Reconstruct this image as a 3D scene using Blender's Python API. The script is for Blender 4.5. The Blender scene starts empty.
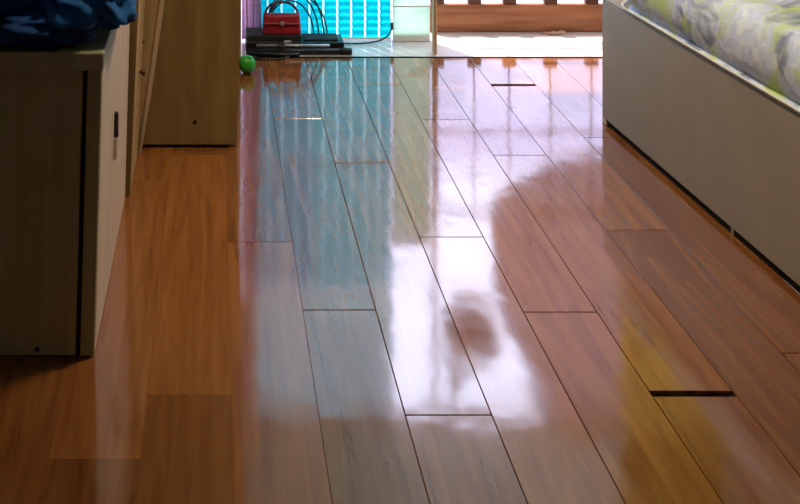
import bpy, bmesh, math, random
from mathutils import Vector, Matrix, noise

random.seed(7)
scene = bpy.context.scene
COL = scene.collection

# ------------------------------------------------------------------ camera
# The photograph is the lower part of a level, upright view: planks vanish at
# pixel (215,-265) of the 800x504 frame, focal length 920 px.
F, H, VX, VY = 920.0, 1.53, 215.0, -265.0
cam_d = bpy.data.cameras.new('camera')
cam = bpy.data.objects.new('camera', cam_d)
COL.objects.link(cam)
cam.location = (0, 0, H)
cam.rotation_euler = (math.radians(90), 0, 0)
cam_d.sensor_width = 36.0
cam_d.lens = 36.0 * F / 800.0
cam_d.shift_x = (400 - VX) / 800.0
cam_d.shift_y = (VY - 252) / 800.0
cam_d.clip_start = 0.02
scene.camera = cam

# ------------------------------------------------------------------ light
world = bpy.data.worlds.new('world')
scene.world = world
world.use_nodes = True
wn = world.node_tree
wn.nodes['Background'].inputs[0].default_value = (0.71, 0.75, 1.0, 1)
wn.nodes['Background'].inputs[1].default_value = 6.0

sun_d = bpy.data.lights.new('sun', 'SUN')
sun_d.energy = 8.0
sun_d.color = (1.0, 0.86, 0.62)
sun_d.angle = math.radians(1.5)
sun = bpy.data.objects.new('sun', sun_d)
COL.objects.link(sun)
# light travels towards -Y (into the room), a little to the right, steeply down
sun.rotation_euler = Vector((0.35, -0.50, -1.0)).to_track_quat('-Z', 'Y').to_euler()

vs = scene.view_settings
scene.display_settings.display_device = 'sRGB'
vs.view_transform = 'Standard'
vs.look = 'None'
vs.exposure = 0.0
vs.gamma = 1.0
vs.use_curve_mapping = False
scene.cycles.max_bounces = 10
scene.cycles.diffuse_bounces = 6
scene.cycles.glossy_bounces = 5
scene.cycles.transmission_bounces = 6
scene.cycles.caustics_reflective = False
scene.cycles.caustics_refractive = False
scene.cycles.sample_clamp_indirect = 8.0

# ------------------------------------------------------------------ helpers
def FL(px, py):
    """floor point under a pixel"""
    Y = F * H / (py - VY)
    return Vector(((px - VX) / F * Y, Y, 0))

def AT(px, py, Y):
    """point under a pixel at depth Y"""
    return Vector(((px - VX) / F * Y, Y, H - (py - VY) / F * Y))

def new_mat(name):
    m = bpy.data.materials.new(name)
    m.use_nodes = True
    nt = m.node_tree
    return m, nt, nt.nodes['Principled BSDF']

def plain(name, color, rough=0.6, spec=0.5, metal=0.0, var=0.12, scale=14.0, bump=0.0):
    """colour with gentle mottling"""
    m, nt, b = new_mat(name)
    tc = nt.nodes.new('ShaderNodeTexCoord')
    nz = nt.nodes.new('ShaderNodeTexNoise')
    nz.inputs['Scale'].default_value = scale
    nz.inputs['Detail'].default_value = 4
    nt.links.new(tc.outputs['Object'], nz.inputs['Vector'])
    cr = nt.nodes.new('ShaderNodeValToRGB')
    c = color
    cr.color_ramp.elements[0].position = 0.3
    cr.color_ramp.elements[1].position = 0.7
    cr.color_ramp.elements[0].color = (c[0]*(1-var), c[1]*(1-var), c[2]*(1-var), 1)
    cr.color_ramp.elements[1].color = (min(1, c[0]*(1+var)), min(1, c[1]*(1+var)), min(1, c[2]*(1+var)), 1)
    nt.links.new(nz.outputs['Fac'], cr.inputs['Fac'])
    nt.links.new(cr.outputs['Color'], b.inputs['Base Color'])
    b.inputs['Roughness'].default_value = rough
    b.inputs['Specular IOR Level'].default_value = spec
    b.inputs['Metallic'].default_value = metal
    if bump:
        bp = nt.nodes.new('ShaderNodeBump')
        bp.inputs['Strength'].default_value = bump
        bp.inputs['Distance'].default_value = 0.01
        nt.links.new(nz.outputs['Fac'], bp.inputs['Height'])
        nt.links.new(bp.outputs['Normal'], b.inputs['Normal'])
    return m

def wood(name, c0, c1, rough=0.5, axis='Z', stretch=14.0, scale=3.0, spec=0.4):
    """wood grain running along axis"""
    m, nt, b = new_mat(name)
    tc = nt.nodes.new('ShaderNodeTexCoord')
    mp = nt.nodes.new('ShaderNodeMapping')
    s = [stretch]*3
    s['XYZ'.index(axis)] = 1.0
    mp.inputs['Scale'].default_value = s
    nt.links.new(tc.outputs['Object'], mp.inputs['Vector'])
    nz = nt.nodes.new('ShaderNodeTexNoise')
    nz.inputs['Scale'].default_value = scale
    nz.inputs['Detail'].default_value = 6
    nz.inputs['Distortion'].default_value = 0.6
    nt.links.new(mp.outputs['Vector'], nz.inputs['Vector'])
    cr = nt.nodes.new('ShaderNodeValToRGB')
    cr.color_ramp.elements[0].position = 0.3
    cr.color_ramp.elements[1].position = 0.72
    cr.color_ramp.elements[0].color = (*c0, 1)
    cr.color_ramp.elements[1].color = (*c1, 1)
    nt.links.new(nz.outputs['Fac'], cr.inputs['Fac'])
    nt.links.new(cr.outputs['Color'], b.inputs['Base Color'])
    b.inputs['Roughness'].default_value = rough
    b.inputs['Specular IOR Level'].default_value = spec
    return m

def sheet_mat(name, color, trans=0.7, stripe=None, rough=0.7):
    """thin cloth or sheet that lets light through"""
    m = bpy.data.materials.new(name)
    m.use_nodes = True
    nt = m.node_tree
    nt.nodes.clear()
    out = nt.nodes.new('ShaderNodeOutputMaterial')
    d = nt.nodes.new('ShaderNodeBsdfDiffuse')
    t = nt.nodes.new('ShaderNodeBsdfTranslucent')
    mix = nt.nodes.new('ShaderNodeMixShader')
    mix.inputs[0].default_value = trans
    tc = nt.nodes.new('ShaderNodeTexCoord')
    nz = nt.nodes.new('ShaderNodeTexNoise')
    mp = nt.nodes.new('ShaderNodeMapping')
    mp.inputs['Scale'].default_value = (1, 1, 9)
    nz.inputs['Scale'].default_value = 5
    nz.inputs['Detail'].default_value = 3
    cr = nt.nodes.new('ShaderNodeValToRGB')
    cr.color_ramp.elements[0].position = 0.3
    cr.color_ramp.elements[1].position = 0.7
    cr.color_ramp.elements[0].color = (*[c*0.82 for c in color], 1)
    cr.color_ramp.elements[1].color = (*[min(1, c*1.1) for c in color], 1)
    L = nt.links.new
    L(tc.outputs['Object'], mp.inputs['Vector']); L(mp.outputs['Vector'], nz.inputs['Vector'])
    L(nz.outputs['Fac'], cr.inputs['Fac'])
    L(cr.outputs['Color'], d.inputs['Color']); L(cr.outputs['Color'], t.inputs['Color'])
    L(d.outputs[0], mix.inputs[1]); L(t.outputs[0], mix.inputs[2]); L(mix.outputs[0], out.inputs['Surface'])
    return m

class MB:
    """collects geometry for ONE mesh object"""
    def __init__(self):
        self.bm = bmesh.new()
    def box(self, lo, hi, bevel=0.0, shear=0.0, seg=1):
        t = bmesh.new()
        bmesh.ops.create_cube(t, size=1.0)
        for v in t.verts:
            v.co = Vector([(lo[i]+hi[i])/2 + v.co[i]*(hi[i]-lo[i]) for i in range(3)])
        if bevel:
            bmesh.ops.bevel(t, geom=list(t.edges), offset=bevel, segments=seg, affect='EDGES', profile=0.6)
        if shear:
            for v in t.verts:
                v.co.x += shear*v.co.z
        self._join(t)
        return self
    def _join(self, t):
        me = bpy.data.meshes.new('tmp')
        t.to_mesh(me); t.free()
        self.bm.from_mesh(me)
        bpy.data.meshes.remove(me)
    def tube(self, pts, r, n=8, caps=True, closed=False):
        pts = [Vector(p) for p in pts]
        rs = r if isinstance(r, (list, tuple)) else [r]*len(pts)
        rings = []
        up = None
        N = len(pts)
        for i, p in enumerate(pts):
            a = pts[(i-1) % N] if (i > 0 or closed) else p
            b = pts[(i+1) % N] if (i < N-1 or closed) else p
            d = (b-a).normalized()
            if up is None:
                up = d.orthogonal().normalized()
            up = (up - d*up.dot(d))
            up = up.normalized() if up.length > 1e-6 else d.orthogonal().normalized()
            w = d.cross(up)
            rings.append([self.bm.verts.new(p + (up*math.cos(2*math.pi*k/n) + w*math.sin(2*math.pi*k/n))*rs[i]) for k in range(n)])
        for i in range(N if closed else N-1):
            A, B = rings[i], rings[(i+1) % N]
            for k in range(n):
                self.bm.faces.new((A[k], A[(k+1) % n], B[(k+1) % n], B[k]))
        if caps and not closed:
            self.bm.faces.new(rings[0][::-1]); self.bm.faces.new(rings[-1])
        return self
    def lathe(self, prof, axis_o, axis_d, n=20):
        o = Vector(axis_o); d = Vector(axis_d).normalized()
        u = d.orthogonal().normalized(); w = d.cross(u)
        rings = []
        for (r, h) in prof:
            rings.append([self.bm.verts.new(o + d*h + (u*math.cos(2*math.pi*k/n) + w*math.sin(2*math.pi*k/n))*max(r, 1e-4)) for k in range(n)])
        for i in range(len(rings)-1):
            for k in range(n):
                self.bm.faces.new((rings[i][k], rings[i][(k+1) % n], rings[i+1][(k+1) % n], rings[i+1][k]))
        self.bm.faces.new(rings[0][::-1]); self.bm.faces.new(rings[-1])
        return self
    def prism(self, poly, axis, a, b):
        """poly of 2D points extruded along axis between a and b"""
        def P(p, t):
            if axis == 'Y': return Vector((p[0], t, p[1]))
            if axis == 'X': return Vector((t, p[0], p[1]))
            return Vector((p[0], p[1], t))
        A = [self.bm.verts.new(P(p, a)) for p in poly]
        B = [self.bm.verts.new(P(p, b)) for p in poly]
        n = len(poly)
        self.bm.faces.new(A); self.bm.faces.new(B[::-1])
        for i in range(n):
            self.bm.faces.new((A[i], B[i], B[(i+1) % n], A[(i+1) % n]))
        return self
    def grid(self, fn, nu, nv, close_u=False):
        V = [[self.bm.verts.new(fn(i/(nu if close_u else nu-1), j/(nv-1))) for j in range(nv)] for i in range(nu)]
        for i in range(nu if close_u else nu-1):
            for j in range(nv-1):
                i2 = (i+1) % nu
                self.bm.faces.new((V[i][j], V[i2][j], V[i2][j+1], V[i][j+1]))
        return self
    def build(self, name, mat, parent=None, smooth=False, origin=None, kind=None):
        bmesh.ops.recalc_face_normals(self.bm, faces=list(self.bm.faces))
        off = Vector((0, 0, 0))
        if parent is not None and parent.get('_o') is not None:
            off = Vector(parent['_o'])
        elif origin is not None:
            off = Vector(origin)
        if off.length > 0:
            for v in self.bm.verts:
                v.co -= off
        me = bpy.data.meshes.new(name)
        self.bm.to_mesh(me); self.bm.free()
        me.materials.append(mat)
        if smooth:
            for p in me.polygons: p.use_smooth = True
        o = bpy.data.objects.new(name, me)
        COL.objects.link(o)
        if parent is not None:
            o.parent = parent
            o['_o'] = tuple(off)      # sub-parts share the origin
        elif origin is not None:
            o.location = off
            o['_o'] = tuple(off)
        if kind: o['kind'] = kind
        return o

def thing(name, label, cat, loc=(0, 0, 0), rz=0.0, group=None, local=False):
    o = bpy.data.objects.new(name, None)
    o.empty_display_size = 0.1
    COL.objects.link(o)
    o.location = loc
    o.rotation_euler = (0, 0, rz)
    o['label'] = label; o['category'] = cat
    if group: o['group'] = group
    o['_o'] = (0.0, 0.0, 0.0) if local else tuple(loc)
    return o

def tag(o, label, cat, group=None):
    o['label'] = label; o['category'] = cat
    if group: o['group'] = group
    return o

def struct(o, label=None, cat=None):
    o['kind'] = 'structure'
    if label: o['label'] = label
    if cat: o['category'] = cat
    return o

# ------------------------------------------------------------------ materials
def floor_material():
    m, nt, b = new_mat('laminate_plank')
    L = nt.links.new
    tc = nt.nodes.new('ShaderNodeTexCoord')
    oi = nt.nodes.new('ShaderNodeObjectInfo')
    # shift grain per plank
    add = nt.nodes.new('ShaderNodeVectorMath'); add.operation = 'ADD'
    sc = nt.nodes.new('ShaderNodeVectorMath'); sc.operation = 'SCALE'
    sc.inputs[0].default_value = (13.0, 37.0, 5.0)
    L(oi.outputs['Random'], sc.inputs['Scale'])
    L(tc.outputs['Object'], add.inputs[0]); L(sc.outputs[0], add.inputs[1])
    mp = nt.nodes.new('ShaderNodeMapping')
    mp.inputs['Scale'].default_value = (14, 1.1, 1)
    L(add.outputs[0], mp.inputs['Vector'])
    nz = nt.nodes.new('ShaderNodeTexNoise')
    nz.inputs['Scale'].default_value = 2.2; nz.inputs['Detail'].default_value = 5; nz.inputs['Distortion'].default_value = 0.8
    L(mp.outputs['Vector'], nz.inputs['Vector'])
    cr = nt.nodes.new('ShaderNodeValToRGB')
    e = cr.color_ramp.elements
    e[0].position = 0.3; e[0].color = (0.165, 0.050, 0.011, 1)
    e[1].position = 0.72; e[1].color = (0.270, 0.108, 0.028, 1)
    L(nz.outputs['Fac'], cr.inputs['Fac'])
    hsv = nt.nodes.new('ShaderNodeHueSaturation')
    mr = nt.nodes.new('ShaderNodeMapRange')
    mr.inputs['To Min'].default_value = 0.8; mr.inputs['To Max'].default_value = 1.2
    L(oi.outputs['Random'], mr.inputs['Value'])
    L(mr.outputs[0], hsv.inputs['Value'])
    L(cr.outputs['Color'], hsv.inputs['Color'])
    L(hsv.outputs['Color'], b.inputs['Base Color'])
    # worn varnish: roughness varies a little
    n2 = nt.nodes.new('ShaderNodeTexNoise'); n2.inputs['Scale'].default_value = 5; n2.inputs['Detail'].default_value = 3
    L(tc.outputs['Object'], n2.inputs['Vector'])
    m2 = nt.nodes.new('ShaderNodeMapRange')
    m2.inputs['From Min'].default_value = 0.3; m2.inputs['From Max'].default_value = 0.7
    m2.inputs['To Min'].default_value = 0.075; m2.inputs['To Max'].default_value = 0.13
    L(n2.outputs['Fac'], m2.inputs['Value'])
    L(m2.outputs[0], b.inputs['Roughness'])
    b.inputs['IOR'].default_value = 2.4
    # shallow waviness
    n3 = nt.nodes.new('ShaderNodeTexNoise'); n3.inputs['Scale'].default_value = 6; n3.inputs['Detail'].default_value = 2
    L(add.outputs[0], n3.inputs['Vector'])
    bp = nt.nodes.new('ShaderNodeBump'); bp.inputs['Strength'].default_value = 0.12; bp.inputs['Distance'].default_value = 0.01
    L(n3.outputs['Fac'], bp.inputs['Height']); L(bp.outputs['Normal'], b.inputs['Normal'])
    return m

M = {}
M['plank'] = floor_material()
M['subfloor'] = plain('dark_subfloor', (0.012, 0.009, 0.008), 0.9, 0.1)
M['wall'] = plain('wall_paint', (0.62, 0.60, 0.55), 0.8, 0.2, var=0.04)
M['ceil'] = plain('ceiling_paint', (0.72, 0.71, 0.68), 0.85, 0.2, var=0.03)
M['tile'] = plain('balcony_tile', (0.72, 0.66, 0.67), 0.16, 0.6, var=0.08, scale=6)
M['brownboard'] = wood('brown_board', (0.24, 0.085, 0.034), (0.46, 0.19, 0.085), 0.5, 'X', 12, 2.5)
M['darkpost'] = plain('dark_brown_paint', (0.10, 0.035, 0.02), 0.5)
M['tanpost'] = wood('tan_door_post', (0.66, 0.45, 0.26), (0.80, 0.60, 0.38), 0.5, 'Z')
M['alu'] = plain('dark_threshold_metal', (0.008, 0.008, 0.009), 0.8, 0.05)
M['whitebar'] = plain('white_bar_paint', (0.85, 0.88, 0.88), 0.4, var=0.03)
M['cyan'] = sheet_mat('cyan_sheet', (0.002, 0.33, 0.39), 0.8)
M['pale'] = sheet_mat('pale_panel', (0.57, 0.73, 0.64), 0.82)
M['teal'] = sheet_mat('grey_teal_sheet', (0.30, 0.60, 0.58), 0.75)
M['seam'] = sheet_mat('pale_cyan_seam', (0.42, 0.86, 0.90), 0.8)
M['frost'] = sheet_mat('frosted_pane', (0.70, 0.78, 0.68), 0.8)
M['ochre'] = sheet_mat('ochre_curtain', (0.82, 0.76, 0.32), 0.8)
M['mauve'] = sheet_mat('mauve_cloth', (0.58, 0.51, 0.52), 0.7)
M['pink'] = sheet_mat('pink_curtain', (0.80, 0.58, 0.74), 0.6)
M['cab_side'] = wood('cabinet_side_wood', (0.34, 0.335, 0.20), (0.43, 0.425, 0.26), 0.55, 'Z', 18, 2.5)
M['cab_front'] = wood('cabinet_pale_front', (0.56, 0.45, 0.30), (0.66, 0.55, 0.39), 0.5, 'Z', 10, 2.0)
M['cab_tan'] = wood('cabinet_tan_front', (0.44, 0.31, 0.15), (0.55, 0.41, 0.22), 0.5, 'Z', 12, 2.0)
M['wardrobe'] = wood('wardrobe_wood', (0.22, 0.145, 0.052), (0.32, 0.22, 0.085), 0.5, 'Z', 9, 2.2)
M['groove'] = plain('dark_groove', (0.015, 0.011, 0.008), 0.9, 0.1)
M['knob'] = plain('dark_brown_knob', (0.10, 0.05, 0.03), 0.35)
M['steel'] = plain('steel', (0.6, 0.6, 0.58), 0.3, metal=0.9)
M['bedpanel'] = plain('bed_panel_laminate', (0.33, 0.285, 0.225), 0.42, 0.5, var=0.05, scale=7)
M['bedrim'] = plain('bed_pale_edge', (0.62, 0.60, 0.55), 0.5, var=0.05)
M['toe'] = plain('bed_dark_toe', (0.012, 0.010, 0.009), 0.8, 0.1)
M['piping'] = plain('mattress_piping', (0.70, 0.72, 0.66), 0.7, var=0.06)
M['black'] = plain('black_plastic', (0.014, 0.015, 0.018), 0.38)
M['blackfab'] = plain('black_fabric', (0.02, 0.022, 0.026), 0.7, bump=0.3, scale=60)
M['grey'] = plain('grey_metal', (0.42, 0.43, 0.45), 0.3, metal=0.6)
M['red'] = plain('red_leather', (0.36, 0.012, 0.028), 0.4, var=0.25, scale=25, bump=0.2)
M['reddark'] = plain('dark_handle', (0.12, 0.05, 0.06), 0.4)
M['green'] = plain('green_ball', (0.03, 0.42, 0.03), 0.35, var=0.2, scale=20)
M['navy'] = plain('navy_cloth', (0.004, 0.050, 0.19), 0.75, 0.3, var=0.35, scale=8, bump=0.2)
M['navylight'] = plain('blue_cloth', (0.010, 0.11, 0.34), 0.75, 0.3, var=0.35, scale=9, bump=0.2)
M['scrap'] = plain('pale_scrap', (0.75, 0.50, 0.35), 0.6)
M['leaf'] = plain('dark_leaves', (0.05, 0.09, 0.06), 0.6, var=0.4)
M['pot'] = plain('hanging_pot', (0.09, 0.08, 0.10), 0.6)
M['facade'] = plain('pink_facade', (0.72, 0.66, 0.78), 0.8, 0.2, scale=1.0, var=0.08)
M['cornice'] = plain('pale_cornice', (0.80, 0.76, 0.80), 0.8, 0.2)
M['pane'] = plain('window_pane', (0.48, 0.47, 0.54), 0.3, 0.5)
M['ground'] = plain('outside_ground', (0.20, 0.22, 0.16), 0.9, 0.1, scale=0.4, var=0.3)

def sheet_pattern():
    """printed bedsheet: lavender ground, soft yellow-green and slate leaves"""
    m, nt, b = new_mat('printed_bedsheet')
    L = nt.links.new
    tc = nt.nodes.new('ShaderNodeTexCoord')
    def nzn(scale, detail, off):
        mp = nt.nodes.new('ShaderNodeMapping'); mp.inputs['Location'].default_value = off
        L(tc.outputs['Object'], mp.inputs['Vector'])
        n = nt.nodes.new('ShaderNodeTexNoise'); n.inputs['Scale'].default_value = scale; n.inputs['Detail'].default_value = detail
        n.inputs['Distortion'].default_value = 0.9
        L(mp.outputs['Vector'], n.inputs['Vector']); return n
    a = nzn(6.5, 3, (3, 1, 0)); c = nzn(7.5, 3, (11, 7, 2)); d = nzn(26, 3, (5, 9, 4))
    def ramp(n, p0, p1):
        r = nt.nodes.new('ShaderNodeValToRGB')
        r.color_ramp.elements[0].position = p0; r.color_ramp.elements[1].position = p1
        L(n.outputs['Fac'], r.inputs['Fac']); return r
    def mix(f, c1, c2):
        x = nt.nodes.new('ShaderNodeMix'); x.data_type = 'RGBA'
        L(f.outputs['Color'], x.inputs[0])
        if isinstance(c1, tuple): x.inputs[6].default_value = c1
        else: L(c1.outputs[2], x.inputs[6])
        x.inputs[7].default_value = c2
        return x
    x = mix(ramp(d, 0.4, 0.65), (0.62, 0.72, 0.98, 1), (0.80, 0.90, 1.0, 1))
    x = mix(ramp(a, 0.49, 0.63), x, (0.60, 0.78, 0.32, 1))
    x = mix(ramp(c, 0.54, 0.66), x, (0.26, 0.31, 0.47, 1))
    L(x.outputs[2], b.inputs['Base Color'])
    b.inputs['Roughness'].default_value = 0.8
    b.inputs['Specular IOR Level'].default_value = 0.25
    bp = nt.nodes.new('ShaderNodeBump'); bp.inputs['Strength'].default_value = 0.25; bp.inputs['Distance'].default_value = 0.01
    L(d.outputs['Fac'], bp.inputs['Height']); L(bp.outputs['Normal'], b.inputs['Normal'])
    return m
M['sheet'] = sheet_pattern()

# ------------------------------------------------------------------ room shell
XL, XR, YB, YF, ZC = -1.25, 3.45, -1.6, 4.37, 2.70
floor = struct(MB().box((XL, YB, -0.06), (XR, YF, -0.014)).build('floor', M['subfloor']))
struct(MB().box((XL-0.1, YB, -0.06), (XL, YF+0.15, ZC)).build('wall_left', M['wall']))
struct(MB().box((XR, YB, -0.06), (XR+0.1, YF+0.15, ZC)).build('wall_right', M['wall']))
struct(MB().box((XL-0.1, YB-0.1, -0.06), (XR+0.1, YB, ZC)).build('wall_back', M['wall']))
struct(MB().box((XL-0.1, YB-0.1, ZC), (XR+0.1, YF+0.15, ZC+0.1)).build('ceiling', M['ceil']))
OX0, OX1, OZ = 0.125, 2.50, 2.42       # opening in the far wall
wf = MB()
wf.box((XL, YF+0.02, -0.06), (OX0, YF+0.15, ZC))
wf.box((OX1, YF+0.02, -0.06), (XR, YF+0.15, ZC))
wf.box((OX0, YF+0.02, OZ), (OX1, YF+0.15, ZC))
struct(wf.build('wall_far', M['wall']))

# fill lamp added above the frame, lifts the dark wood at left
lamp = thing('fill_lamp', 'round warm fill lamp added out of view to brighten the room', 'lamp', (0.75, 2.8, 2.70))
MB().lathe([(0.10, 0), (0.10, 0.03), (0.06, 0.04)], (0.75, 2.8, ZC), (0, 0, -1), 24).build('base', M['ceil'], lamp, smooth=True)
lm, lnt, lb = new_mat('fill_lamp_glow'); lb.inputs['Emission Color'].default_value = (1, 0.78, 0.5, 1); lb.inputs['Emission Strength'].default_value = 3.0
MB().lathe([(0.16, 0.035), (0.18, 0.05), (0.16, 0.075), (0.09, 0.09)], (0.75, 2.8, ZC), (0, 0, -1), 24).build('shade', lm, lamp, smooth=True)
ld = bpy.data.lights.new('fill_lamp_light', 'AREA'); ld.shape = 'DISK'; ld.size = 0.34; ld.energy = 17; ld.spread = math.radians(100); ld.color = (1.0, 0.80, 0.54)
lo = bpy.data.objects.new('fill_lamp_light', ld); COL.objects.link(lo); lo.location = (0, 0, -0.10); lo.parent = lamp

# planks: seams measured in the photograph, 0.195 m wide, 1.22 m long
W, LEN = 0.195, 1.22
X0 = 0.2329                         # seam "A"
def jY(py): return F*H/(py - VY)
joints = {-1: jY(242), 0: jY(310), 1: jY(415), 2: jY(237), 3: jY(312), 4: jY(396), 5: jY(230), 6: jY(353), -2: jY(395), -3: jY(180)}
wide = {(4, 0): 0.016, (5, 1): 0.022}
tilts = {}
plank_n = 0
for c in range(-8, 17):
    x0 = X0 + c*W
    if x0 + W < XL or x0 > XR: continue
    xa, xb = max(x0, XL), min(x0+W, XR)
    if xb - xa < 0.02: continue
    j = joints.get(c, 2.0 + random.random()*LEN)
    # joint positions along the column
    k0 = math.floor((YB - j)/LEN)
    k = k0
    while j + k*LEN < YF:
        ya = max(j + k*LEN, YB); yb = min(j + (k+1)*LEN, YF - 0.012)
        gapn = 0.0008
        near_gap = wide.get((c, k), 0.0)
        if c == 5 and k == 1: ya = jY(86); 
        if c == 5 and k == 0: yb = jY(86)
        if yb - ya > 0.03:
            b = MB()
            g = 0.0007 if c >= 0 else 0.0002
            bv = 0.0011 if c >= 0 else 0.0
            cx, cy = (xa+xb)/2, (ya+yb)/2
            b.box((xa+g, ya+0.0012*(1 if c >= -1 else 0.3)+near_gap, -0.012), (xb-g, yb-0.0012*(1 if c >= -1 else 0.3), 0.0), bevel=bv)
            o = b.build('plank', M['plank'], None, origin=(cx, cy, 0))
            o.parent = floor
            tx, ty = 0.0, random.gauss(0, 0.0012)
            if (c, k) in tilts: tx, ty = tilts[(c, k)]
            if c < 0: tx = ty = 0.0
            o.rotation_euler = (tx, ty, 0)
            o.location.z = 0
            plank_n += 1
        k += 1

struct(MB().box((OX0, YF-0.011, -0.014), (OX1, YF+0.012, -0.001), bevel=0.002).build('trim_1', M['alu']))

# ------------------------------------------------------------------ balcony
struct(MB().box((-0.3, YF+0.014, -0.12), (2.9, 5.3, -0.002)).build('balcony_floor', M['tile']))
struct(MB().box((-0.3, YF+0.152, 2.52), (2.9, 5.2, 2.66)).build('balcony_ceiling', M['ceil']))
struct(MB().box((-0.10, YF+0.152, -0.002), (0.10, 5.2, 2.52)).build('wall_sun_block', M['wall']))  # unseen side wall added to keep a sun patch off the planks
# building across the street, mirrored in the polished floor
nb = thing('apartment_building', 'pale pink building across the street, seen only in the floor sheen', 'building', (4, 17, -6))
MB().box((-16, 17, -6), (20, 25, 6.2)).build('wall', M['facade'], nb)
MB().box((-16.2, 16.8, 6.2), (20.2, 25.2, 6.6)).build('cornice', M['cornice'], nb)
for zr in (-4.2, -1.0, 2.2, 4.3):
    for k in range(14):
        wx = -14 + k*2.5
        wo = MB().box((wx, 16.97, zr), (wx+1.2, 17.0, zr+1.3)).build('window', M['cornice'], nb)
        MB().box((wx+0.08, 16.955, zr+0.08), (wx+1.12, 16.968, zr+1.22)).build('pane', M['pane'], wo)
struct(MB().box((-60, 8, -6.2), (60, 120, -6.0)).build('outside_ground', M['ground']))

# low brown board with dark posts above it
PY = F*H/(32 - VY)
par = thing('balcony_railing', 'brown wooden balcony railing with low kick board and slim dark posts on blocks', 'railing', (1.6, PY, 0))
MB().box((1.10, PY, 0.0), (2.7, PY+0.035, 0.142), bevel=0.004).build('kick_board', M['brownboard'], par)
for px in (437, 474, 509, 550, 591, 630, 670, 710):
    X = (px-VX)/F*(PY+0.02)
    MB().box((X-0.034, PY+0.002, 0.142), (X+0.034, PY+0.033, 0.185), bevel=0.004).build('post_foot', M['darkpost'], par)
    MB().tube([(X, PY+0.018, 0.18), (X, PY+0.018, 0.93)], 0.0045, 8).build('post', M['darkpost'], par)
MB().tube([(1.08, PY+0.018, 0.94), (2.7, PY+0.018, 0.94)], 0.014, 10).build('hand_rail', M['brownboard'], par)
MB().tube([(1.09, PY+0.018, 0.52), (2.69, PY+0.018, 0.52)], 0.009, 8).build('middle_rail', M['brownboard'], par)

# white bars with a cyan sheet behind, at the left of the doorway
GY = 4.60
def ripple(x0, x1, z0, z1, y, amp, per, n=120, m=20):
    b = MB()
    b.grid(lambda u, v: Vector((x0+(x1-x0)*u, y + amp*math.sin(2*math.pi*(z0+(z1-z0)*v)/per) + 0.004*noise.noise(Vector((u*7, v*9, 1.3))), z0+(z1-z0)*v)), m, n)
    return b
cy = thing('strip_screen', 'bright cyan screen of rippled vertical strips joined by slim pale seams', 'screen', (0.46, GY+0.03, 0))
edges = [GX for GX in [(254.0 + 14.0*k - VX)/F*GY for k in range(11)] if GX < 0.88] + [0.889]
for a, b_ in zip(edges[:-1], edges[1:]):
    o = ripple(a+0.004, b_-0.004, 0.004, 1.27, GY+0.03, 0.006, 0.036, 200, 5).build('strip', M['cyan'], cy, smooth=True)
for a in edges[:-1]:
    ripple(a-0.007, a+0.007, 0.004, 1.27, GY+0.042, 0.0, 1.0, 8, 2).build('seam_strip', M['seam'], cy)
for z, h_ in ((0.0, 0.012), (0.62, 0.012), (1.27, 0.03)):
    MB().box((0.195, GY+0.018, z), (0.885, GY+0.024, z+h_), bevel=0.002).build('rail', M['whitebar'], cy)
te_o = ripple(0.11, 0.885, 1.30, 2.40, GY+0.03, 0.004, 0.3, 40).build('window_blind', M['teal'], smooth=True, origin=(0.46, GY+0.045, 1.30))
tag(te_o, 'grey-green translucent blind above the cyan strips, seen in the floor sheen', 'blind')

# pale door leaf beside the opening
dl = thing('door_1', 'pale mint translucent door panel beside the open doorway', 'door', (0.98, GY, 0))
dl['kind'] = 'structure'
MB().box((0.889, GY, 0.03), (1.075, GY+0.012, 1.0), bevel=0.002).build('panel', M['pale'], dl)
MB().box((0.889, GY-0.006, 0.0), (1.075, GY+0.02, 0.03), bevel=0.002).build('bottom_rail', M['whitebar'], dl)
MB().box((0.889, GY-0.006, 1.0), (1.075, GY+0.02, 1.03), bevel=0.002).build('top_rail', M['whitebar'], dl)
for z in (0.17, 0.6):
    MB().box((0.889, GY-0.004, z), (1.075, GY, z+0.006)).build('ridge', M['whitebar'], dl)
# tan post of the door frame
JX = (434.5-VX)/F*4.42
struct(MB().box((JX-0.008, 4.40, 0.0), (JX+0.008, 4.44, 1.76), bevel=0.003).build('trim_2', M['tanpost']))
struct(MB().box((OX0, 4.40, 1.76), (OX1, 4.46, 1.81), bevel=0.003).build('trim_3', M['tanpost']))
# frosted transom above
tr = MB().box((OX0+0.01, 4.43, 1.812), (OX1-0.01, 4.438, OZ-0.005)).build('window_1', M['frost'])
struct(tr)

# curtains
def curtain(name, mat, x0, x1, y, z0, z1, folds, amp, label, slant=0.0, taper=0.0, rise=0.0):
    b = MB()
    def f(u, v):
        a = u*folds*2*math.pi
        k = 0.6 + 0.4*v
        xs = x0 + slant*max(0.0, v-0.35)
        return Vector((xs+(x1-taper*min(1.0, v*2.2)-xs)*u + 0.006*math.sin(2*a), y + amp*math.sin(a)*k + 0.25*amp*noise.noise(Vector((u*5, v*4, 0))), z0+(z1-z0)*v + rise*(1-u)**2*(1-v)))
    b.grid(f, 60, 24)
    o = b.build(name, mat, smooth=True, origin=((x0+x1)/2, y, z0))
    md = o.modifiers.new('solid', 'SOLIDIFY'); md.thickness = 0.002
    return tag(o, label, 'curtain')
curtain('curtain', M['pink'], 0.135, 0.236, 4.598, 0.01, 2.40, 3, 0.008, 'pinkish lavender curtain hanging beside the wooden wardrobe', 0.0, 0.035)
curtain('curtain', M['ochre'], 1.90, 2.40, 4.30, 0.02, 2.5, 6, 0.025, 'ochre curtain gathered behind the bed at the right of the doorway')

curtain('added_cloth', M['mauve'], 1.53, 2.50, 5.08, 0.72, 2.50, 8, 0.02, 'mauve cloth added outside the doorway to dim the floor sheen', 0.6, 0.0, 0.3)  # added out of view, slanted edge bounds the bright sheen on the planks
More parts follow.
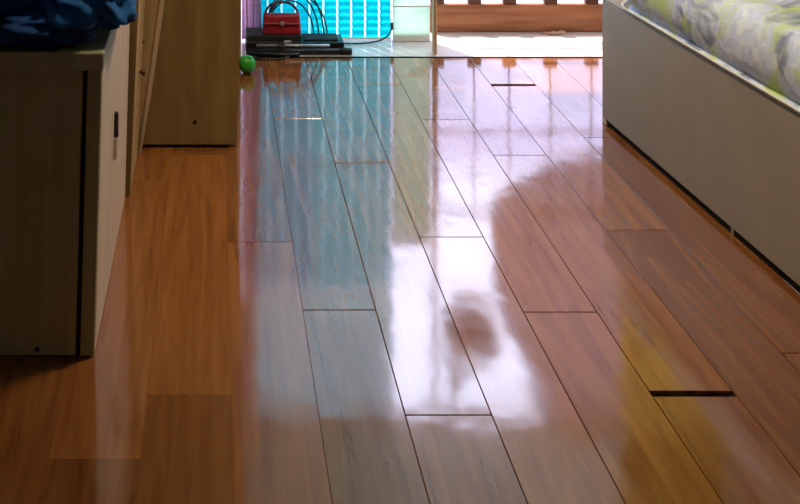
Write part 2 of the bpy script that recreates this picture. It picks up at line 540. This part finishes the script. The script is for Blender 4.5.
# hanging basket outside the doorway (reads in the floor's reflection)
hb = thing('hanging_basket', 'dark round hanging basket outside the doorway, seen mirrored in the floor', 'plant', (1.36, 4.92, 1.5))
b = MB()
b.lathe([(0.05, 0.0), (0.11, 0.03), (0.14, 0.10), (0.145, 0.13), (0.12, 0.13)], (1.36, 4.92, 1.52), (0, 0, 1), 20)
b.build('basket', M['pot'], hb, smooth=True)
for k in range(3):
    a = k*2.094
    MB().tube([(1.36+0.13*math.cos(a), 4.92+0.13*math.sin(a), 1.64), (1.26, 4.92, 2.0), (1.24, 4.92, 2.53)], 0.012, 6).build('cord', M['pot'], hb)
b = MB()
for i in range(150):
    th, ph = random.random()*6.283, random.random()*1.5
    r = 0.10 + 0.08*random.random()
    c = Vector((1.36 + r*math.cos(th)*math.sin(ph+0.3), 4.92 + r*math.sin(th)*math.sin(ph+0.3), 1.63 + 0.15*math.cos(ph)))
    d = Vector((random.gauss(0, 1), random.gauss(0, 1), random.gauss(0, 1))).normalized()
    w = d.orthogonal().normalized()
    vs_ = [b.bm.verts.new(c + q) for q in (d*0.05, w*0.018, d*-0.05, w*-0.018)]
    b.bm.faces.new(vs_)
b.build('foliage', M['leaf'], hb)

# small pale scrap lying in front of the kick board
b = MB()
p = FL(555, 34)
b.grid(lambda u, v: p + Vector(((u-0.5)*0.10, (v-0.5)*0.03, 0.006 + 0.012*abs(noise.noise(Vector((u*3, v*2, 5.1)))) + 0.02*max(0, u-0.8)*5*0.3)), 12, 6)
o = b.build('paper_scrap', M['scrap'], origin=p)
md = o.modifiers.new('solid', 'SOLIDIFY'); md.thickness = 0.002
tag(o, 'small pale orange scrap lying at the foot of the brown kick board', 'scrap')

# ------------------------------------------------------------------ bed
bed = thing('bed', 'wide box bed with plain taupe side panel', 'bed', (1.53, 3.637, 0), -math.radians(3.46)*-1, local=True)
# local frame: +X into the bed, -Y towards the camera
BL, BW, BH = 2.15, 1.55, 0.487
bed.rotation_euler.z = math.radians(3.46)
MB().box((0.0, -BL, 0.022), (0.022, -0.0, BH), bevel=0.003).build('side_panel', M['bedpanel'], bed)
MB().box((BW-0.022, -BL, 0.022), (BW, -0.0, BH), bevel=0.003).build('side_panel', M['bedpanel'], bed)
MB().box((0.022, -0.022, 0.022), (BW-0.022, 0.0, BH), bevel=0.003).build('end_panel', M['bedpanel'], bed)
MB().box((0.022, -BL, 0.022), (BW-0.022, -BL+0.022, BH), bevel=0.003).build('end_panel', M['bedpanel'], bed)
MB().box((0.0, -BL, BH), (BW, 0.0, BH+0.008), bevel=0.002).build('top_board', M['bedpanel'], bed)
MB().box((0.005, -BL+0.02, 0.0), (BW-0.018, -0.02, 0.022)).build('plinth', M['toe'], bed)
MB().box((0.0, -0.03, 0.0), (0.03, 0.0, 0.022), bevel=0.002).build('foot', M['bedrim'], bed)
MB().box((0.001, -0.830, 0.0), (0.03, -0.818, 0.022), bevel=0.002).build('foot', M['bedpanel'], bed)

# mattress: rounded, slightly sagging over the panel
mt = thing('mattress', 'thick mattress under lavender and yellow-green leaf print sheet', 'mattress', (1.53, 3.637, BH+0.008), local=True)
mt.rotation_euler.z = math.radians(3.46)
mx0, mx1, my0, my1, mh = 0.0, BW-0.02, -BL+0.02, -0.07, 0.20
def rr(t, x0, x1, y0, y1, r):
    """rounded rectangle outline at t in 0..1"""
    pts = []
    for (cx, cy, a0) in ((x1-r, y1-r, 0), (x0+r, y1-r, 90), (x0+r, y0+r, 180), (x1-r, y0+r, 270)):
        for k in range(9):
            a = math.radians(a0 + k*90/8)
            pts.append(Vector((cx + r*math.cos(a), cy + r*math.sin(a))))
    # resample by length
    pts.append(pts[0])
    Ls = [0]
    for i in range(1, len(pts)): Ls.append(Ls[-1] + (pts[i]-pts[i-1]).length)
    s = t*Ls[-1]
    for i in range(1, len(pts)):
        if s <= Ls[i] + 1e-9:
            q = (s-Ls[i-1])/max(1e-9, Ls[i]-Ls[i-1])
            return pts[i-1].lerp(pts[i], q)
    return pts[-1]
b = MB()
NU = 220
prof = [(0.0, 0.012, 0.0)]
for k in range(13):      # inset, height
    a = math.pi*k/12 - math.pi/2
    prof.append((0, 0.055 - 0.055*math.cos(a), 0.10 + 0.10*math.sin(a)))
def matt(u, v):
    i = v*(len(PR)-1)
    ins, z = PR[int(round(i))]
    q = rr(u, mx0+ins, mx1-ins, my0+ins, my1-ins, max(0.02, 0.13-ins*0.4))
    w = 0.008*noise.noise(Vector((q.x*4, q.y*4, z*6)))
    return Vector((q.x + (w if z > 0.03 else 0), q.y, z + (0.010*noise.noise(Vector((q.x*5+3, q.y*5, 2))) if z > 0.15 else 0)))
PR = [(0.014, 0.0)] + [(0.05 - 0.05*math.cos(math.pi*k/14 - math.pi/2), 0.10 + 0.10*math.sin(math.pi*k/14 - math.pi/2)) for k in range(2, 15)] \
     + [(0.12, 0.206), (0.25, 0.212), (0.45, 0.215), (0.70, 0.216)]
PR = PR[:1] + [(i_, z_) for (i_, z_) in PR[1:]]
b.grid(matt, NU, len(PR), close_u=True)
b.bm.verts.ensure_lookup_table()
b.bm.faces.new([b.bm.verts[i*len(PR) + len(PR)-1] for i in range(NU)])
b.build('mattress_cover', M['sheet'], mt, smooth=True)
pts = [Vector((*rr(k/160, mx0-0.004, mx1, my0, my1+0.004, 0.13), 0.008)) for k in range(160)]
MB().tube(pts, 0.0042, 8, closed=True).build('piping', M['piping'], mt, smooth=True)

# ------------------------------------------------------------------ left: cabinets and wardrobe
SH = 0.027
NY = 2.262
FX = -0.296        # front plane at the floor
cab = thing('drawer_cabinet', 'long low wooden cabinet with pale front, blue cloth on top', 'cabinet', (-0.6, NY, 0))
Y2 = 3.03
MB().box((-0.98, NY, 0.004), (FX-0.048, NY+0.018, 0.708), bevel=0.0015, shear=SH).build('end_panel', M['cab_side'], cab)
MB().box((FX-0.052, NY+0.008, 0.0), (FX-0.035, NY+0.02, 0.708), shear=SH).build('groove', M['groove'], cab)
MB().box((FX-0.036, NY-0.001, 0.004), (FX-0.002, NY+0.03, 0.708), bevel=0.0015, shear=SH).build('stile', M['cab_side'], cab)
MB().box((-0.98, NY+0.02, 0.004), (FX-0.03, Y2, 0.70), shear=SH).build('carcass', M['cab_side'], cab)
MB().box((-1.0, NY-0.012, 0.708), (FX+0.004, Y2+0.005, 0.752), bevel=0.003, shear=SH).build('top', M['cab_side'], cab)
df = MB().box((FX-0.03, NY+0.005, 0.006), (FX, Y2-0.002, 0.706), bevel=0.002, shear=SH).build('door', M['cab_front'], cab)
hy = 2.60
MB().box((FX+SH*0.42-0.002, hy-0.010, 0.395), (FX+SH*0.42+0.012, hy+0.006, 0.465), bevel=0.003).build('handle', M['black'], df)
MB().box((FX+SH*0.36-0.002, hy-0.014, 0.335), (FX+SH*0.36+0.010, hy-0.008, 0.395), bevel=0.002).build('handle_plate', M['steel'], df)
p = AT(37, 352, NY)
MB().lathe([(0.006, 0), (0.006, 0.002), (0.003, 0.003)], (p.x, NY+0.001, max(p.z, 0.02)), (0, -1, 0), 12).build('screw_cap', M['groove'], cab)

cab2 = thing('tall_cabinet', 'narrow tan cabinet with round knob between the long cabinet and wardrobe', 'cabinet', (-0.5, 3.0, 0))
A0, A1 = 3.05, 3.345
SH2 = 0.045
G2 = -0.281
MB().box((-0.98, A0, 0.004), (G2-0.004, A1, 0.80), shear=SH2).build('carcass', M['wardrobe'], cab2)
d2 = MB().box((G2-0.004, A0+0.004, 0.01), (G2, A1-0.004, 0.79), bevel=0.002, shear=SH2).build('door', M['cab_tan'], cab2)
MB().box((-0.99, A0-0.006, 0.80), (G2+0.004, A1+0.002, 0.83), bevel=0.003, shear=SH2).build('top', M['cab_tan'], cab2)
for (px, py, r) in ((139.5, 72, 0.013), (143.5, 42, 0.006)):
    # point on the front plane
    Y = A0 + 0.05
    for _ in range(30):
        z = H - (py-VY)/F*Y
        X = G2 + SH2*z
        Y = max(A0+0.03, min(A1-0.03, X*F/(px-VX)))
    MB().lathe([(r*0.5, 0), (r*0.45, r*0.5), (r, r*0.8), (r, r*1.3), (r*0.6, r*1.7)], (X-0.001, Y, z), (1, 0, 0), 14).build('knob', M['knob'], d2, smooth=True)

WY = F*H/(148 - VY)
ws = 0.033
war = thing('wardrobe', 'tall brown wooden wardrobe standing beside the doorway', 'wardrobe', (-0.4, WY, 0))
WX = 0.080
MB().box((-0.98, WY, 0.012), (WX-0.02, WY+0.02, 2.05), bevel=0.002).build('side_panel', M['wardrobe'], war)
# solid front edge strip follows the slight lean of the photographed edge
MB().prism([(WX-0.021, 0.012), (WX, 0.012), (WX+0.022, 0.7), (WX+0.03, 2.05), (WX-0.021, 2.05)], 'Y', WY, WY+0.03).build('edge_strip', M['wardrobe'], war)
MB().box((-0.98, WY+0.02, 0.012), (WX-0.024, WY+0.86, 2.03)).build('carcass', M['wardrobe'], war)
MB().box((-0.97, WY+0.006, 0.0), (WX-0.03, WY+0.85, 0.013)).build('plinth', M['groove'], war)
for k in range(2):
    MB().box((WX-0.022, WY+0.032+k*0.415, 0.03), (WX-0.002, WY+0.442+k*0.415, 2.03), bevel=0.002).build('door', M['wardrobe'], war)
MB().box((-0.99, WY-0.004, 2.05), (WX+0.032, WY+0.865, 2.09), bevel=0.003).build('top', M['wardrobe'], war)
p = AT(195, 122, WY)
MB().lathe([(0.007, 0), (0.007, 0.002), (0.004, 0.003)], (p.x, WY+0.0005, p.z), (0, -1, 0), 12).build('screw_cap', M['groove'], war)

# board leaning between
bd = thing('leaning_board', 'thin pale tan board leaning upright against the wardrobe side', 'board', (-0.30, 3.38, 0))
MB().prism([(-0.36, 0.0), (-0.278, 0.0), (-0.243, 0.2), (-0.190, 0.56), (-0.150, 0.86), (-0.23, 0.86)], 'Y', 3.366, 3.384).build('plank', M['cab_tan'], bd)
MB().prism([(-0.280, 0.0), (-0.270, 0.0), (-0.236, 0.2), (-0.183, 0.56), (-0.143, 0.86), (-0.158, 0.86)], 'Y', 3.362, 3.388).build('edging', M['cab_front'], bd)

# ------------------------------------------------------------------ blue cloth on the cabinet
def blob(center, rad, seed, amp, flat_z, nu=56, nv=36, freq=3.0):
    b = MB()
    C = Vector(center)
    def f(u, v):
        th = u*2*math.pi; ph = v*math.pi
        d = Vector((math.cos(th)*math.sin(ph), math.sin(th)*math.sin(ph), math.cos(ph)))
        s = 1 + amp*noise.noise(d*freq + Vector((seed, 0, 0))) + amp*0.5*noise.noise(d*freq*2.7 + Vector((0, seed, 0)))
        e = Vector([math.copysign(abs(d[i])**0.75, d[i])*rad[i]*s for i in range(3)])
        q = C + e
        if q.z < flat_z: q.z = flat_z
        return q
    b.grid(f, nu, nv, close_u=True)
    return b
CT = 0.7535
cl = thing('cloth_bundle', 'heaped navy blue cloth bundle lying on the low wooden cabinet', 'cloth', (-0.5, 2.5, CT))
blob((-0.68, 2.50, CT+0.10), (0.28, 0.235, 0.14), 1.7, 0.22, CT).build('bundle', M['navy'], cl, smooth=True)
blob((-0.345, 2.47, CT+0.082), (0.125, 0.19, 0.075), 5.2, 0.30, CT+0.001).build('fold', M['navylight'], cl, smooth=True)
blob((-0.45, 2.385, CT+0.035), (0.15, 0.13, 0.045), 9.1, 0.25, CT+0.001).build('fold', M['navy'], cl, smooth=True)

# ------------------------------------------------------------------ things by the doorway
cs = thing('black_case', 'flat black case lying on the floor under the red bag', 'case', (0.4, 4.50, 0))
cz = -0.002
MB().box((0.150, 4.445, cz), (0.625, 4.575, 0.044), bevel=0.006, seg=2).build('base', M['black'], cs)
MB().box((0.152, 4.447, 0.046), (0.420, 4.573, 0.078), bevel=0.008, seg=2).build('lid', M['blackfab'], cs)
MB().box((0.158, 4.450, 0.044), (0.41, 4.57, 0.0462)).build('seam', M['grey'], cs)
MB().box((0.33, 4.440, 0.036), (0.37, 4.4455, 0.054), bevel=0.002).build('latch', M['grey'], cs)
MB().box((0.43, 4.47, 0.044), (0.60, 4.56, 0.052), bevel=0.003).build('pocket', M['blackfab'], cs)

tp = thing('folded_stand', 'folded black pole stand lying in front of the black case', 'stand', (0.4, 4.40, 0))
r = 0.0145
MB().tube([(0.16, 4.408, r), (0.62, 4.408, r)], r, 12).build('pole', M['black'], tp, smooth=True)
MB().tube([(0.20, 4.425, 0.035), (0.55, 4.425, 0.035)], 0.009, 10).build('inner_pole', M['grey'], tp, smooth=True)
MB().tube([(0.60, 4.408, r), (0.655, 4.408, r)], r*1.12, 12).build('end_cap', M['black'], tp, smooth=True)
MB().tube([(0.15, 4.39, 0.010), (0.34, 4.372, 0.010), (0.40, 4.38, 0.010)], 0.0095, 10).build('leg', M['black'], tp, smooth=True)
MB().box((0.30, 4.39, 0.0), (0.335, 4.432, 0.047), bevel=0.004).build('clamp', M['blackfab'], tp)

# red handbag
RY = 4.50
bg = thing('handbag', 'small red handbag with arched dark handle on the black case', 'bag', (0.325, RY, 0.078))
xa, xb = (262-VX)/F*RY, (301-VX)/F*RY
zb, zt = 0.0785, AT(0, 13, RY).z
def bagf(u, v):
    th = u*2*math.pi
    x = math.cos(th); y = math.sin(th)
    e = 0.45
    px_ = math.copysign(abs(x)**e, x); py_ = math.copysign(abs(y)**e, y)
    wv = 1 - 0.07*v
    dep = 0.042*(1 - 0.55*v) * (1 + 0.10*math.sin(v*math.pi))
    return Vector(((xa+xb)/2 + px_*(xb-xa)/2*wv, RY + py_*dep, zb + (zt-zb)*v - 0.006*v*math.cos(x*1.5)))
b = MB(); b.grid(bagf, 40, 12, close_u=True)
b.bm.verts.ensure_lookup_table()
bot = [b.bm.verts[i*12] for i in range(40)]; top = [b.bm.verts[i*12+11] for i in range(40)]
b.bm.faces.new(bot); b.bm.faces.new(top)
b.build('body', M['red'], bg, smooth=True)
MB().box((xa+0.004, RY-0.046, zb+(zt-zb)*0.52), (xb-0.004, RY-0.026, zb+(zt-zb)*0.60), bevel=0.004).build('flap_edge', M['red'], bg)
MB().box(((xa+xb)/2-0.010, RY-0.050, zb+(zt-zb)*0.48), ((xa+xb)/2+0.010, RY-0.043, zb+(zt-zb)*0.68), bevel=0.002).build('clasp', M['grey'], bg)
pts = []
for k in range(17):
    a = math.pi*k/16
    pts.append(((xa+xb)/2 - 0.080*math.cos(a), RY, zt-0.02 + 0.075*math.sin(a)**0.8))
MB().tube(pts, 0.0065, 8).build('handle', M['reddark'], bg, smooth=True)

# coiled cable standing against the bars
cb = thing('cable_coil', 'loosely coiled black cable standing behind the red handbag', 'cable', (0.42, 4.56, 0.05))
for i, (cx, rr_, hh) in enumerate(((0.386, 0.130, 0.215), (0.398, 0.145, 0.24), (0.405, 0.155, 0.20), (0.375, 0.118, 0.17))):
    pts = [(cx + rr_, 4.588 + 0.006*i, 0.004)]
    for k in range(25):
        a = math.pi*k/24
        pts.append((cx + rr_*math.cos(a), 4.588 + 0.006*i, 0.03 + hh*math.sin(a)))
    pts.append((cx - rr_, 4.588 + 0.006*i, 0.004))
    MB().tube(pts, 0.0042, 6).build('loop', M['black'], cb, smooth=True)
cc = thing('loose_cable', 'thin black cable trailing along the floor to the pale door panel', 'cable', (0.7, 4.57, 0))
pts = [AT(340, 43, 4.56), AT(352, 44, 4.55), AT(366, 43, 4.555), AT(376, 41.5, 4.565), AT(385, 38, 4.57), AT(390, 33, 4.57), AT(392, 27, 4.57)]
pts = [Vector((q.x, q.y, max(0.004, q.z))) for q in pts]
sm = []
for i in range(len(pts)-1):
    a = pts[max(0, i-1)]; b_ = pts[i]; c = pts[i+1]; d = pts[min(len(pts)-1, i+2)]
    for k in range(6):
        t = k/6
        sm.append(0.5*((2*b_) + (c-a)*t + (2*a-5*b_+4*c-d)*t*t + (3*b_-a-3*c+d)*t**3))
sm.append(pts[-1])
MB().tube(sm, 0.0042, 6).build('cord', M['black'], cc, smooth=True)
MB().tube([sm[-1] + Vector((0, 0, -0.012)), sm[-1] + Vector((0, 0, 0.022))], 0.008, 8).build('plug', M['black'], cc, smooth=True)
lc = thing('floor_cable', 'black cable loop lying on the planks before the folded stand', 'cable', (0.25, 4.33, 0))
pts = []
for k in range(30):
    a = math.pi*k/29
    pts.append((0.255 - 0.10*math.cos(a), 4.385 - 0.075*math.sin(a)*0.8, 0.0045))
MB().tube(pts, 0.0042, 6).build('cord', M['black'], lc, smooth=True)

# green ball half hidden behind the wardrobe
r = 0.040
c = FL(247.0, 73); 
gb = thing('ball', 'small bright green ball on the floor beside the wardrobe', 'ball', c)
b = MB()
b.grid(lambda u, v: c + Vector((0, 0, r)) + r*Vector((math.cos(u*6.28318)*math.sin(math.pi*v), math.sin(u*6.28318)*math.sin(math.pi*v), math.cos(math.pi*v)))*(1+0.05*math.sin(5*u*6.28318)*math.sin(math.pi*v)), 30, 18, close_u=True)
b.build('shell', M['green'], gb, smooth=True)
MB().lathe([(0.006, 0), (0.006, 0.004), (0.003, 0.006)], c + Vector((0.012, -0.012, 2*r-0.006)), (0.3, -0.3, 1), 10).build('valve', M['green'], gb)

for o in bpy.data.objects:
    if '_o' in o: del o['_o']
print('planks', plank_n)
